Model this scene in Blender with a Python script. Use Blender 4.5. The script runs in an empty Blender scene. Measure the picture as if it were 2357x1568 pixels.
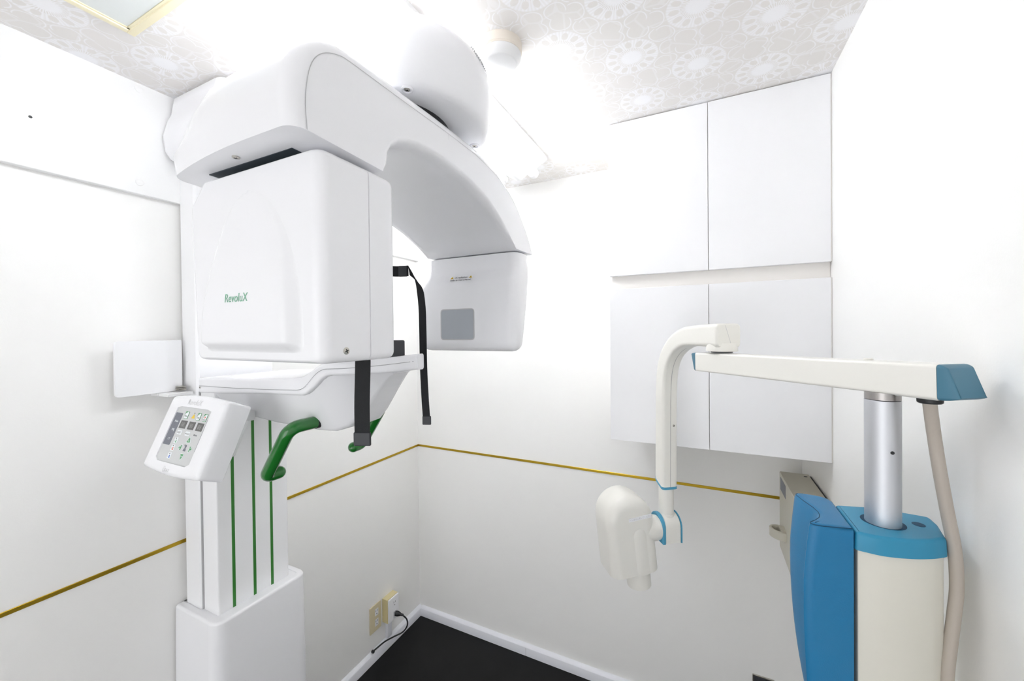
import bpy, bmesh, math
from mathutils import Vector, Matrix

C = bpy.context.scene
COL = C.collection
PI = math.pi

# ------------------------------------------------------------------ materials
def new_mat(name):
    m = bpy.data.materials.new(name)
    m.use_nodes = True
    return m, m.node_tree.nodes, m.node_tree.links, m.node_tree.nodes['Principled BSDF']

def mat(name, col, rough=.4, metal=0., coat=0., spec=.5, bump=0., bscale=200., var=0.):
    m, N, L, b = new_mat(name)
    b.inputs['Base Color'].default_value = (*col, 1)
    b.inputs['Roughness'].default_value = rough
    b.inputs['Metallic'].default_value = metal
    b.inputs['Coat Weight'].default_value = coat
    b.inputs['Coat Roughness'].default_value = .08
    b.inputs['Specular IOR Level'].default_value = spec
    if bump or var:
        tc = N.new('ShaderNodeTexCoord')
        nz = N.new('ShaderNodeTexNoise')
        nz.inputs['Scale'].default_value = bscale
        nz.inputs['Detail'].default_value = 4
        L.new(tc.outputs['Object'], nz.inputs['Vector'])
        if bump:
            bp = N.new('ShaderNodeBump')
            bp.inputs['Strength'].default_value = bump
            bp.inputs['Distance'].default_value = .001
            L.new(nz.outputs['Fac'], bp.inputs['Height'])
            L.new(bp.outputs['Normal'], b.inputs['Normal'])
        if var:
            mx = N.new('ShaderNodeMix'); mx.data_type = 'RGBA'
            mx.inputs[6].default_value = (*[c*(1-var) for c in col], 1)
            mx.inputs[7].default_value = (*[min(1, c*(1+var)) for c in col], 1)
            L.new(nz.outputs['Fac'], mx.inputs[0])
            L.new(mx.outputs[2], b.inputs['Base Color'])
    return m

M = {}
M['wall'] = mat('wall_paint', (.905, .90, .885), .42, bump=.12, bscale=260)
M['board'] = mat('white_board', (.87, .87, .87), .35)
M['ivory_trim'] = mat('baseboard_white', (.80, .81, .86), .35)
M['gold'] = mat('gold_strip', (.50, .335, .035), .3, metal=1.)
M['plastic'] = mat('gloss_white_plastic', (.86, .862, .885), .27, coat=.05)
M['plastic_soft'] = mat('satin_white_plastic', (.86, .862, .875), .38)
M['white_metal'] = mat('white_enamel', (.82, .82, .82), .3)
M['seam'] = mat('seam_grey', (.30, .30, .31), .6)
M['seam_soft'] = mat('seam_light_grey', (.52, .52, .53), .6)
M['green'] = mat('green_enamel', (.012, .155, .020), .16, coat=.6)
M['green_stripe'] = mat('green_stripe', (.035, .20, .030), .35)
M['green_ink'] = mat('green_ink', (.22, .47, .33), .45)
M['grey_ink'] = mat('grey_ink', (.56, .56, .57), .5)
M['black'] = mat('black_plastic', (.008, .009, .011), .4)
M['webbing'] = mat('black_webbing', (.006, .007, .009), .75, bump=.6, bscale=900)
M['charcoal'] = mat('charcoal_rubber', (.035, .037, .043), .55)
M['dark_slot'] = mat('dark_slot', (.018, .030, .040), .5)
M['steel'] = mat('steel_screw', (.55, .53, .48), .28, metal=1.)
M['window'] = mat('grey_window', (.40, .43, .47), .25, coat=.2)
M['keypad'] = mat('keypad_grey', (.60, .61, .61), .45)
M['key_dark'] = mat('keypad_slate', (.17, .18, .215), .45)
M['digit_dark'] = mat('display_grey', (.13, .13, .125), .4)
M['digit_ink'] = mat('display_digit', (.30, .30, .29), .4)
M['key_white'] = mat('key_white', (.82, .85, .87), .45)
M['key_green'] = mat('key_green', (.10, .33, .14), .45)
M['yellow'] = mat('warning_yellow', (.80, .55, .04), .45)
M['red_ink'] = mat('red_ink', (.75, .12, .06), .5)
M['blue_ink'] = mat('blue_ink', (.05, .17, .65), .5)
M['black_ink'] = mat('black_ink', (.03, .03, .035), .5)
M['label'] = mat('label_white', (.86, .86, .88), .5)
M['cream'] = mat('cream_plastic', (.80, .785, .735), .3, coat=.15)
M['cream_col'] = mat('cream_housing', (.70, .68, .605), .4)
M['blue_cap'] = mat('blue_plastic', (.022, .25, .42), .42)
M['blue_ring'] = mat('blue_trim_plastic', (.07, .32, .49), .4)
M['blue_end_shaded'] = mat('blue_end_cap_shaded', (.055, .175, .255), .42)  # darker copy of the trim blue; shade on the end caps is in the colour
M['vinyl'] = mat('blue_vinyl', (.004, .165, .36), .42, bump=.2, bscale=600)
M['thread_and_shade'] = mat('thread_and_opening_shade', (.004, .05, .11), .7)
M['alu'] = mat('satin_aluminium', (.64, .65, .68), .5, metal=1.)
M['alu_dark'] = mat('collar_grey', (.40, .38, .37), .35, metal=1.)
M['cable'] = mat('beige_cable', (.46, .41, .355), .5)
M['beige_box'] = mat('beige_casing', (.62, .595, .51), .45)
M['beige_plate'] = mat('beige_outlet_plate', (.68, .60, .41), .4)
M['beige_side'] = mat('beige_outlet_box', (.72, .63, .36), .45)
M['hatch_frame'] = mat('cream_aluminium', (.86, .79, .56), .3)
M['hatch_panel'] = mat('hatch_panel', (.74, .77, .755), .5)
M['smoke_base'] = mat('detector_base', (.80, .74, .66), .45)
M['door'] = mat('cabinet_white', (.85, .85, .865), .4)
M['carcass'] = mat('cabinet_carcass', (.80, .775, .745), .5)

# black glossy vinyl floor
m, N, L, b = new_mat('black_floor')
b.inputs['Base Color'].default_value = (.004, .004, .004, 1)
b.inputs['Specular IOR Level'].default_value = .22
tc = N.new('ShaderNodeTexCoord'); nz = N.new('ShaderNodeTexNoise'); nz.inputs['Scale'].default_value = 6
nz.inputs['Detail'].default_value = 6
L.new(tc.outputs['Object'], nz.inputs['Vector'])
mr = N.new('ShaderNodeMapRange'); mr.inputs['To Min'].default_value = .34; mr.inputs['To Max'].default_value = .5
L.new(nz.outputs['Fac'], mr.inputs['Value']); L.new(mr.outputs['Result'], b.inputs['Roughness'])
M['floor'] = m

# lamp tube
for nm, st_ in (('tube', 15),):
    m, N, L, b = new_mat('lit_'+nm)
    b.inputs['Base Color'].default_value = (1, 1, 1, 1)
    b.inputs['Emission Color'].default_value = (.95, .975, 1.0, 1)
    b.inputs['Emission Strength'].default_value = st_
    M[nm] = m

# lace-flower ceiling paper
m, N, L, b = new_mat('lace_ceiling_paper')
def mth(op, *a):
    n = N.new('ShaderNodeMath'); n.operation = op
    for i, v in enumerate(a):
        if isinstance(v, (int, float)): n.inputs[i].default_value = v
        else: L.new(v, n.inputs[i])
    return n.outputs[0]
def smooth(v, lo, hi):
    n = N.new('ShaderNodeMapRange'); n.interpolation_type = 'SMOOTHSTEP'
    L.new(v, n.inputs['Value']); n.inputs['From Min'].default_value = lo; n.inputs['From Max'].default_value = hi
    return n.outputs['Result']
tc = N.new('ShaderNodeTexCoord'); sp = N.new('ShaderNodeSeparateXYZ')
L.new(tc.outputs['Object'], sp.inputs[0])
px, py = sp.outputs['X'], sp.outputs['Y']
def cell(x0, y0):
    u = mth('MULTIPLY', mth('SUBTRACT', mth('FRACT', mth('ADD', mth('DIVIDE', mth('SUBTRACT', px, x0), .326), 100.5)), .5), .326)
    v = mth('MULTIPLY', mth('SUBTRACT', mth('FRACT', mth('ADD', mth('DIVIDE', mth('SUBTRACT', py, y0), .218), 100.5)), .5), .218)
    r = mth('SQRT', mth('ADD', mth('MULTIPLY', u, u), mth('MULTIPLY', v, v)))
    return r, mth('ARCTAN2', v, u)
ra, ta = cell(-.003, .994); rb, tb = cell(.160, 1.104)
isb = mth('LESS_THAN', rb, ra)
r = mth('MINIMUM', ra, rb)
th = mth('ADD', ta, mth('MULTIPLY', isb, mth('SUBTRACT', tb, ta)))
def petals(n, rc, wa, wr, ph=0.):
    f = mth('SUBTRACT', mth('FRACT', mth('ADD', mth('DIVIDE', mth('MULTIPLY', mth('ADD', th, ph), n), 2*PI), 50.5)), .5)
    a = mth('MULTIPLY', mth('MULTIPLY', f, 2*PI/n), r)
    e1 = mth('DIVIDE', a, wa); e2 = mth('DIVIDE', mth('SUBTRACT', r, rc), wr)
    return mth('SQRT', mth('ADD', mth('MULTIPLY', e1, e1), mth('MULTIPLY', e2, e2)))
e = petals(12, .051, .0088, .0125)
hole = mth('SUBTRACT', 1, smooth(e, .85, 1.0))
rays = mth('MULTIPLY', mth('SUBTRACT', mth('FRACT', mth('MULTIPLY', th, 48/(2*PI))), .5), 1.0)
rayl = mth('SUBTRACT', 1, smooth(mth('ABSOLUTE', rays), .18, .32))
e_in = petals(24, .032, .0024, .009, .13)
loop = mth('SUBTRACT', 1, smooth(mth('ABSOLUTE', mth('SUBTRACT', e_in, 1)), .2, .45))
core = mth('SUBTRACT', 1, smooth(r, .020, .030))
inner = mth('MULTIPLY', mth('SUBTRACT', 1, smooth(r, .038, .042)), mth('MAXIMUM', loop, mth('MULTIPLY', rayl, .8)))
hatch = mth('ADD', .55, mth('MULTIPLY', rayl, .35))
ring = mth('MULTIPLY', mth('MULTIPLY', smooth(r, .036, .040), mth('SUBTRACT', 1, smooth(r, .066, .070))), mth('MULTIPLY', hatch, mth('SUBTRACT', 1, hole)))
vor = N.new('ShaderNodeTexVoronoi'); vor.feature = 'DISTANCE_TO_EDGE'; vor.inputs['Scale'].default_value = 17
vor.inputs['Randomness'].default_value = .8
L.new(tc.outputs['Object'], vor.inputs['Vector'])
web = mth('SUBTRACT', 1, smooth(vor.outputs['Distance'], .025, .055))
ov = petals(10, .0965, .0255, .0245)
oval = mth('SUBTRACT', 1, smooth(mth('ABSOLUTE', mth('SUBTRACT', ov, 1)), .03, .075))
outw = mth('MULTIPLY', smooth(r, .064, .070), mth('MAXIMUM', mth('MULTIPLY', web, .3), mth('MULTIPLY', oval, .75)))
fac = mth('MINIMUM', 1, mth('MAXIMUM', mth('MAXIMUM', core, inner), mth('MAXIMUM', ring, outw)))
mx = N.new('ShaderNodeMix'); mx.data_type = 'RGBA'
mx.inputs[6].default_value = (.80, .775, .75, 1); mx.inputs[7].default_value = (.92, .915, .93, 1)
L.new(fac, mx.inputs[0]); L.new(mx.outputs[2], b.inputs['Base Color'])
b.inputs['Roughness'].default_value = .55
M['ceiling'] = m

# ------------------------------------------------------------------ helpers
ROOT = Vector((0, 0, 0))       # meshes of a thing are stored relative to its root

def tag(o, label=None, cat=None, group=None, kind=None):
    if label: o['label'] = label
    if cat: o['category'] = cat
    if group: o['group'] = group
    if kind: o['kind'] = kind
    return o

def thing(name, label, cat, loc, group=None):
    global ROOT
    o = bpy.data.objects.new(name, None); COL.objects.link(o)
    o.empty_display_size = .05
    o.location = loc; ROOT = Vector(loc)
    tag(o, label, cat, group)
    return o

def obj(name, bm, mats, parent=None, angle=38, wn=True, label=None):
    if not isinstance(mats, (list, tuple)): mats = [mats]
    if parent is not None:
        bmesh.ops.translate(bm, verts=bm.verts, vec=-ROOT)
    bmesh.ops.recalc_face_normals(bm, faces=bm.faces)
    me = bpy.data.meshes.new(name); bm.to_mesh(me); bm.free()
    for x in mats: me.materials.append(x)
    for p in me.polygons: p.use_smooth = True
    me.set_sharp_from_angle(angle=math.radians(angle))
    o = bpy.data.objects.new(name, me); COL.objects.link(o)
    if parent is not None: o.parent = parent
    if wn:
        w = o.modifiers.new('normals', 'WEIGHTED_NORMAL'); w.keep_sharp = True
    if label: o['label'] = label
    return o

def structure(name, bm, m, **k):
    return tag(obj(name, bm, m, **k), kind='structure')

def setmat(bm, start, idx):
    bm.faces.ensure_lookup_table()
    for f in bm.faces[start:]: f.material_index = idx

def box(bm, x0, x1, y0, y1, z0, z1, r=0., seg=3, T=None):
    g = bmesh.ops.create_cube(bm, size=1)
    vs = g['verts']
    for v in vs:
        v.co = Vector((x0+(v.co.x+.5)*(x1-x0), y0+(v.co.y+.5)*(y1-y0), z0+(v.co.z+.5)*(z1-z0)))
    if r:
        es = list({e for v in vs for e in v.link_edges})
        res = bmesh.ops.bevel(bm, geom=es, offset=r, segments=seg, profile=.5, affect='EDGES')
        vs = list({v for f in res['faces'] for v in f.verts} | {v for v in vs if v.is_valid})
    if T:
        for v in vs: v.co = T(v.co)
    return vs

def loft(bm, rings, cap0=True, cap1=True, closed=True):
    R = [[bm.verts.new(p) for p in r] for r in rings]
    n = len(R[0])
    for a, b_ in zip(R[:-1], R[1:]):
        for i in range(n if closed else n-1):
            j = (i+1) % n
            bm.faces.new((a[i], a[j], b_[j], b_[i]))
    if cap0: bm.faces.new(R[0][::-1])
    if cap1: bm.faces.new(R[-1])
    return R

def area(p):
    return .5*sum(p[i][0]*p[(i+1) % len(p)][1]-p[(i+1) % len(p)][0]*p[i][1] for i in range(len(p)))

def inset(p, d):
    """polygon moved inward by d (2D)"""
    if d == 0: return [tuple(q) for q in p]
    s = 1 if area(p) > 0 else -1
    out = []
    n = len(p)
    for i in range(n):
        a, b_, c = Vector(p[i-1]), Vector(p[i]), Vector(p[(i+1) % n])
        e1 = (b_-a).normalized(); e2 = (c-b_).normalized()
        n1 = Vector((-e1.y, e1.x))*s; n2 = Vector((-e2.y, e2.x))*s
        k = n1+n2
        if k.length < 1e-6: k = n1
        k = k.normalized()
        m_ = d/max(.45, k.dot(n1))
        q = b_+k*m_
        out.append((q.x, q.y))
    return out

def rpoly(pts, rad, seg=5):
    """polygon with rounded corners; rad a number or a list"""
    n = len(pts); out = []
    for i in range(n):
        r_ = rad[i] if isinstance(rad, (list, tuple)) else rad
        b_ = Vector(pts[i]); a = Vector(pts[i-1]); c = Vector(pts[(i+1) % n])
        if r_ <= 0: out.append((b_.x, b_.y)); continue
        u = (a-b_); v = (c-b_); lu, lv = u.length, v.length
        u.normalize(); v.normalize()
        ang = math.acos(max(-1, min(1, u.dot(v))))
        if ang > PI-.02: out.append((b_.x, b_.y)); continue
        t = min(r_/math.tan(ang/2), lu*.49, lv*.49)
        p0, p1 = b_+u*t, b_+v*t
        for k in range(seg+1):
            s = k/seg
            q = p0*(1-s)**2 + b_*2*s*(1-s) + p1*s*s
            out.append((q.x, q.y))
    return out

def rrect(x0, x1, y0, y1, r, seg=5):
    return rpoly([(x0, y0), (x1, y0), (x1, y1), (x0, y1)], r, seg)

def resample(pts, step):
    out = []
    n = len(pts)
    for i in range(n):
        a, b_ = Vector(pts[i]), Vector(pts[(i+1) % n])
        k = max(1, int((b_-a).length/step))
        for j in range(k): out.append(tuple(a+(b_-a)*j/k))
    return out

def prism(bm, poly, a, b_, r, plane='xy', seg=4, T=None):
    """poly extruded from a to b with rounded cap edges; plane names the poly's axes"""
    st = []
    for k in range(seg+1):
        t = (PI/2)*k/seg
        st.append((a+r*(1-math.sin(t)), r*(1-math.cos(t))) if False else (a+r*(1-math.cos(t)), r*(1-math.sin(t))))
    st2 = [(b_-(s-a), i) for s, i in reversed(st)]
    if r == 0: st, st2 = [(a, 0)], [(b_, 0)]
    rings = []
    for s, i in st+st2:
        q = inset(poly, i)
        if plane == 'xy': rg = [Vector((u, v, s)) for u, v in q]
        elif plane == 'xz': rg = [Vector((u, s, v)) for u, v in q]
        else: rg = [Vector((s, u, v)) for u, v in q]
        rings.append([T(p) for p in rg] if T else rg)
    return loft(bm, rings)

def catmull(pts, k=8):
    P = [Vector(p) for p in pts]
    P = [P[0]*2-P[1]]+P+[P[-1]*2-P[-2]]
    out = []
    for i in range(1, len(P)-2):
        a, b_, c, d = P[i-1:i+3]
        for j in range(k):
            t = j/k
            out.append(.5*((2*b_)+(c-a)*t+(2*a-5*b_+4*c-d)*t*t+(3*b_-a-3*c+d)*t**3))
    out.append(P[-2])
    return out

def fillet(pts, r, k=7):
    P = [Vector(p) for p in pts]; out = [P[0]]
    for i in range(1, len(P)-1):
        u, v = P[i-1]-P[i], P[i+1]-P[i]
        t = min(r, u.length*.49, v.length*.49)
        p0, p1 = P[i]+u.normalized()*t, P[i]+v.normalized()*t
        for j in range(k+1):
            s = j/k
            out.append(p0*(1-s)**2+P[i]*2*s*(1-s)+p1*s*s)
    out.append(P[-1])
    return out

def frames(path, up=None):
    T = []
    for i in range(len(path)):
        a = path[max(0, i-1)]; b_ = path[min(len(path)-1, i+1)]
        T.append((b_-a).normalized())
    n = None; F = []
    for i, t in enumerate(T):
        if up is not None:
            n = (up-t*up.dot(t)).normalized()
        elif n is None:
            n = t.orthogonal().normalized()
        else:
            n = (n-t*n.dot(t)).normalized()
        F.append((t, n, t.cross(n)))
    return F

def sweep(bm, path, section, up=None, scales=None):
    """section: 2D points (along n, along b)"""
    F = frames(path, up); rings = []
    for i, p in enumerate(path):
        t, n, b_ = F[i]; s = scales[i] if scales else 1
        rings.append([p+n*u*s+b_*v*s for u, v in section])
    return loft(bm, rings)

def tube(bm, path, r, n=16, round_ends=False):
    path = [Vector(p) for p in path]
    sec = [(r*math.cos(2*PI*i/n), r*math.sin(2*PI*i/n)) for i in range(n)]
    scales = [1]*len(path)
    if round_ends:
        def capend(p, d):
            return [(p+d*r*math.sin(PI/2*k/5), max(.04, math.cos(PI/2*k/5))) for k in range(1, 6)]
        a = capend(path[0], (path[0]-path[1]).normalized()); z = capend(path[-1], (path[-1]-path[-2]).normalized())
        path = [q for q, s in reversed(a)]+path+[q for q, s in z]
        scales = [s for q, s in reversed(a)]+scales+[s for q, s in z]
    return sweep(bm, path, sec, None, scales)

def lathe(bm, prof, origin=(0, 0, 0), axis=(0, 0, 1), n=32, sx=1., sy=1.):
    """prof: (radius, height) list along axis"""
    ax = Vector(axis).normalized(); u = ax.orthogonal().normalized(); v = ax.cross(u)
    o = Vector(origin)
    rings = [[o+ax*h+(u*math.cos(2*PI*i/n)*sx+v*math.sin(2*PI*i/n)*sy)*max(r_, 1e-5) for i in range(n)] for r_, h in prof]
    return loft(bm, rings)

def ribbon(bm, path, w, nrm):
    """flat strip of width w along path, lying across nrm"""
    path = [Vector(p) for p in path]; nrm = Vector(nrm)
    L_, R_ = [], []
    for i, p in enumerate(path):
        a = path[max(0, i-1)]; c = path[min(len(path)-1, i+1)]
        s = (c-a).normalized().cross(nrm).normalized()*w/2
        L_.append(bm.verts.new(p+s)); R_.append(bm.verts.new(p-s))
    for i in range(len(path)-1):
        bm.faces.new((L_[i], L_[i+1], R_[i+1], R_[i]))

def text(bm, s, size, T, align='LEFT', idx=0, extrude=.00012, shear=0., bold=0.):
    cu = bpy.data.curves.new('t', 'FONT'); cu.body = s; cu.size = size
    cu.align_x = align; cu.extrude = extrude; cu.shear = shear; cu.offset = bold
    cu.resolution_u = 3
    o = bpy.data.objects.new('t', cu); COL.objects.link(o)
    bpy.context.view_layer.update()
    me = bpy.data.meshes.new_from_object(o.evaluated_get(bpy.context.evaluated_depsgraph_get()))
    bpy.data.objects.remove(o); bpy.data.curves.remove(cu)
    nf = len(bm.faces); nv = len(bm.verts)
    bm.from_mesh(me); bpy.data.meshes.remove(me)
    bm.verts.ensure_lookup_table(); bm.faces.ensure_lookup_table()
    for v in bm.verts[nv:]: v.co = T(v.co)
    for f in bm.faces[nf:]: f.material_index = idx

def flat(bm, poly, T, h0, h1, idx=0):
    """thin plate: 2D polygon placed by T(u,v,h) between heights h0 and h1"""
    nf = len(bm.faces)
    loft(bm, [[T(Vector((u, v, h0))) for u, v in poly], [T(Vector((u, v, h1))) for u, v in poly]])
    setmat(bm, nf, idx)

def frame_T(o, ex, ey, ez):
    o, ex, ey, ez = Vector(o), Vector(ex).normalized(), Vector(ey).normalized(), Vector(ez).normalized()
    return lambda p: o+ex*p[0]+ey*p[1]+ez*p[2]

def ellipse(cx, cy, rx, ry, n=24):
    return [(cx+rx*math.cos(2*PI*i/n), cy+ry*math.sin(2*PI*i/n)) for i in range(n)]

def screw(parent, p, nrm, r=.0055, up=(0, 0, 1), recess=True):
    """cross-head screw seated in its own little dish"""
    nrm = Vector(nrm).normalized(); u = Vector(up).cross(nrm)
    if u.length < 1e-4: u = Vector((1, 0, 0))
    T = frame_T(p, u, nrm.cross(u), nrm)
    bm = bmesh.new()
    lathe(bm, [(r, -.002), (r, .0006), (r*.8, .0013), (0, .0016)], p, nrm, 20)
    for a in (0, PI/2):
        c, s = math.cos(a+.4), math.sin(a+.4)
        q = [(c*x-s*y, s*x+c*y) for x, y in ((-r*.55, -r*.12), (r*.55, -r*.12), (r*.55, r*.12), (-r*.55, r*.12))]
        flat(bm, q, T, .0010, .0018, 1)
    return obj('screw', bm, [M['steel'], M['black']], parent, label='steel cross-head screw')

# ------------------------------------------------------------------ the room
XL, XR, YB, YF, ZC = -1.4945, .342, 1.8161, -1.5, 2.382
def slab(name, x0, x1, y0, y1, z0, z1, m):
    bm = bmesh.new(); box(bm, x0, x1, y0, y1, z0, z1)
    return structure(name, bm, m, wn=False)
slab('floor', XL-.1, XR+.1, YF-.1, YB+.1, -.1, 0, M['floor'])
slab('ceiling', XL-.1, XR+.1, YF-.1, YB+.1, ZC, ZC+.1, M['ceiling'])
slab('wall_left', XL-.1, XL, YF-.1, YB+.1, 0, ZC, M['wall'])
slab('wall_back', XL, XR, YB, YB+.1, 0, ZC, M['wall'])
slab('wall_right', XR, XR+.1, YF-.1, YB+.1, 0, ZC, M['wall'])
bm = bmesh.new()      # unseen front wall; its doorway is added to let world light fill the room
for x0, x1, z0 in ((XL, -1.40, 0), (.10, XR, 0), (-1.40, .10, 2.12)): box(bm, x0, x1, YF-.1, YF, z0, ZC)
structure('wall_front', bm, M['wall'], wn=False)

def skirting(name, a, b_, nrm):
    bm = bmesh.new()
    a, b_, nrm = Vector(a), Vector(b_), Vector(nrm)
    prof = [(0, 0), (.0185, 0), (.0185, .041), (.0170, .0435), (.0015, .0535), (0, .0535)]
    loft(bm, [[p+nrm*u+Vector((0, 0, v)) for u, v in prof] for p in (a, b_)])
    structure(name, bm, M['ivory_trim'], wn=False)
skirting('baseboard_left', (XL, YF, 0), (XL, YB, 0), (1, 0, 0))
skirting('baseboard_back', (XL+.0185, YB, 0), (XR-.0185, YB, 0), (0, -1, 0))
skirting('baseboard_right', (XR, YF, 0), (XR, YB, 0), (-1, 0, 0))
bm = bmesh.new(); ribbon(bm, [(-.810, YB-.0186, .002), (-.810, YB-.0186, .041)], .0012, (0, 1, 0))
tag(obj('trim_3', bm, M['seam'], wn=False), kind='structure')
bm = bmesh.new(); box(bm, XL, XL+.003, YF, YB, .981, .9925, .0008, 1)
structure('trim_1', bm, M['gold'])
bm = bmesh.new(); box(bm, XL+.003, XR, YB-.003, YB, .981, .9925, .0008, 1)
structure('trim_2', bm, M['gold'])

# thick board along the top of the left wall
t = thing('wall_board', 'long white board screwed along the top of the left wall', 'wall board', (XL, .3, 2.07))
bm = bmesh.new(); box(bm, XL, XL+.019, YF, YB, 2.058, ZC, .0015, 1)
obj('board', bm, M['board'], t)
for y, z in ((.565, 2.365), (.563, 2.092), (-.35, 2.365), (-.35, 2.092), (1.3, 2.365), (1.3, 2.092)):
    bm = bmesh.new(); lathe(bm, [(.0095, 0), (.0095, .0015), (.0075, .0030), (0, .0036)], (XL+.019, y, z), (1, 0, 0), 20)
    obj('screw_cap', bm, M['board'], t)
bm = bmesh.new(); lathe(bm, [(.0034, -.001), (.0034, .0004), (0, .0004)], (XL+.019, .3573, 2.1826), (1, 0, 0), 14)
obj('bolt_hole', bm, M['black'], t, label='small dark hole drilled in the board')

# ------------------------------------------------------------------ ceiling fittings
def ceiling_lamp(LX, Y0, Y1, label, tm):
    t = thing('ceiling_lamp', label, 'ceiling lamp', (LX, (Y0+Y1)/2, ZC))
    bm = bmesh.new()
    prof = [(-.1315, 0), (.1315, 0), (.1315, -.012), (.118, -.018), (.028, -.066), (.012, -.077), (-.012, -.077), (-.028, -.066), (-.118, -.018), (-.1315, -.012)]
    loft(bm, [[Vector((LX+u, y, ZC+v)) for u, v in prof] for y in (Y0, Y1)])
    obj('lamp_body', bm, M['white_metal'], t)
    for s in (-1, 1):
        tx = LX+s*.072; tz = ZC-.062
        bm = bmesh.new(); lathe(bm, [(.0145, 0), (.0145, Y1-Y0-.05)], (tx, Y0+.025, tz), (0, 1, 0), 20)
        obj('tube', bm, M[tm], t, label='lit fluorescent tube')
        for y, d in ((Y0, 1), (Y1, -1)):
            bm = bmesh.new()
            lathe(bm, [(.0165, .030), (.0205, .028), (.0215, .004), (.0205, 0), (.0145, 0), (.0145, .006), (.004, .006)], (tx, y, tz), (0, d, 0), 24)
            a, b_ = sorted((y, y+d*.024))
            box(bm, tx-.011, tx+.011, a, b_, tz+.008, ZC-.022, .002, 2)
            obj('lamp_holder', bm, M['white_metal'], t)
ceiling_lamp(-.7135, .325, 1.565, 'white twin-tube fluorescent lamp glowing on the ceiling above the scanner', 'tube')

t = thing('smoke_detector', 'round cream smoke detector on the ceiling right of the scanner', 'smoke detector', (-.462, .905, ZC))
bm = bmesh.new(); lathe(bm, [(.0555, 0), (.0555, -.022), (.0535, -.024), (.0535, -.026)], (-.462, .905, ZC), n=40)
obj('mounting_base', bm, M['smoke_base'], t)
bm = bmesh.new(); lathe(bm, [(.0525, -.026), (.0535, -.028), (.0525, -.036), (.044, -.047), (.040, -.050), (0, -.052)], (-.462, .905, ZC), n=40)
obj('sensor_cover', bm, M['white_metal'], t)

t = thing('ceiling_hatch', 'square inspection hatch with cream frame in the ceiling', 'ceiling hatch', (-1.06, .28, ZC))
hx0, hx1, hy0, hy1 = -1.247, -.862, .085, .472
bm = bmesh.new()
for x0, x1, y0, y1 in ((hx0, hx1, hy1-.016, hy1), (hx0, hx1, hy0, hy0+.016), (hx0, hx0+.016, hy0+.016, hy1-.016), (hx1-.016, hx1, hy0+.016, hy1-.016)):
    box(bm, x0, x1, y0, y1, ZC-.006, ZC, .002, 2)
for x0, x1, y0, y1 in ((hx0+.016, hx1-.016, hy1-.021, hy1-.016), (hx0+.016, hx1-.016, hy0+.016, hy0+.021), (hx0+.016, hx0+.021, hy0+.016, hy1-.016), (hx1-.021, hx1-.016, hy0+.016, hy1-.016)):
    box(bm, x0, x1, y0, y1, ZC-.0035, ZC)
obj('hatch_frame', bm, M['hatch_frame'], t, label='cream aluminium frame')
bm = bmesh.new(); box(bm, hx0+.0215, hx1-.0215, hy0+.0215, hy1-.0215, ZC-.0015, ZC)
obj('hatch_panel', bm, M['hatch_panel'], t, label='pale grey green panel')

# ------------------------------------------------------------------ cabinet
t = thing('wall_cabinet', 'tall white four-door wall cabinet in the back right corner', 'cabinet', (.02, 1.62, 1.25))
CX0, CX1, CY = -.2957, .3392, 1.4217
bm = bmesh.new()
box(bm, CX0+.004, CX1+.0022, CY+.0195, YB-.0005, 1.255, 2.3805)
box(bm, CX1-.0003, XR-.0002, CY+.003, CY+.0195, 1.2535, 1.7915); box(bm, CX1-.0003, XR-.0002, CY+.003, CY+.0195, 1.8385, 2.3785)
obj('carcass', bm, M['carcass'], t)
for x0, x1 in ((CX0, .0214), (.0230, CX1-.0005)):
    for z0, z1 in ((1.838, 2.3785), (1.2531, 1.7918)):
        bm = bmesh.new(); box(bm, x0, x1, CY, CY+.019, z0, z1, .0008, 1)
        obj('door', bm, M['door'], t)

# ------------------------------------------------------------------ panoramic scanner
PM = thing('panoramic_xray_scanner', 'large white panoramic dental scanner with green handles standing against the left wall', 'dental scanner', (-1.40, .79, 0))

# base cover
def ring_xy(x0, x1, y0, y1, r, z, seg=6):
    return [Vector((u, v, z)) for u, v in rrect(x0, x1, y0, y1, r, seg)]
bm = bmesh.new()
bx0, bx1, by0, by1 = XL+.0195, -1.272, .637, .932
def base_ring(i, z):
    b0 = bx0 if z < .056 else XL+.007
    q = rpoly([(b0, by0+i), (bx1-i, by0+i), (bx1-i, by1-i), (b0, by1-i)], [0, .038-i, .038-i, 0], 7)
    return [Vector((u, v, z)) for u, v in q]
rings = [base_ring(-.004, 0), base_ring(-.004, .055), base_ring(-.004, .057), base_ring(-.004, .5), base_ring(0, .79)]
for k in range(1, 7):
    a = PI/2*k/6; rings.append(base_ring(.008*(1-math.cos(a)), .79+.008*math.sin(a)))
rings += [base_ring(.018, .798), base_ring(.021, .7978), base_ring(.022, .7955)]
loft(bm, rings)
obj('base_cover', bm, M['plastic'], PM, 45)

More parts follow.
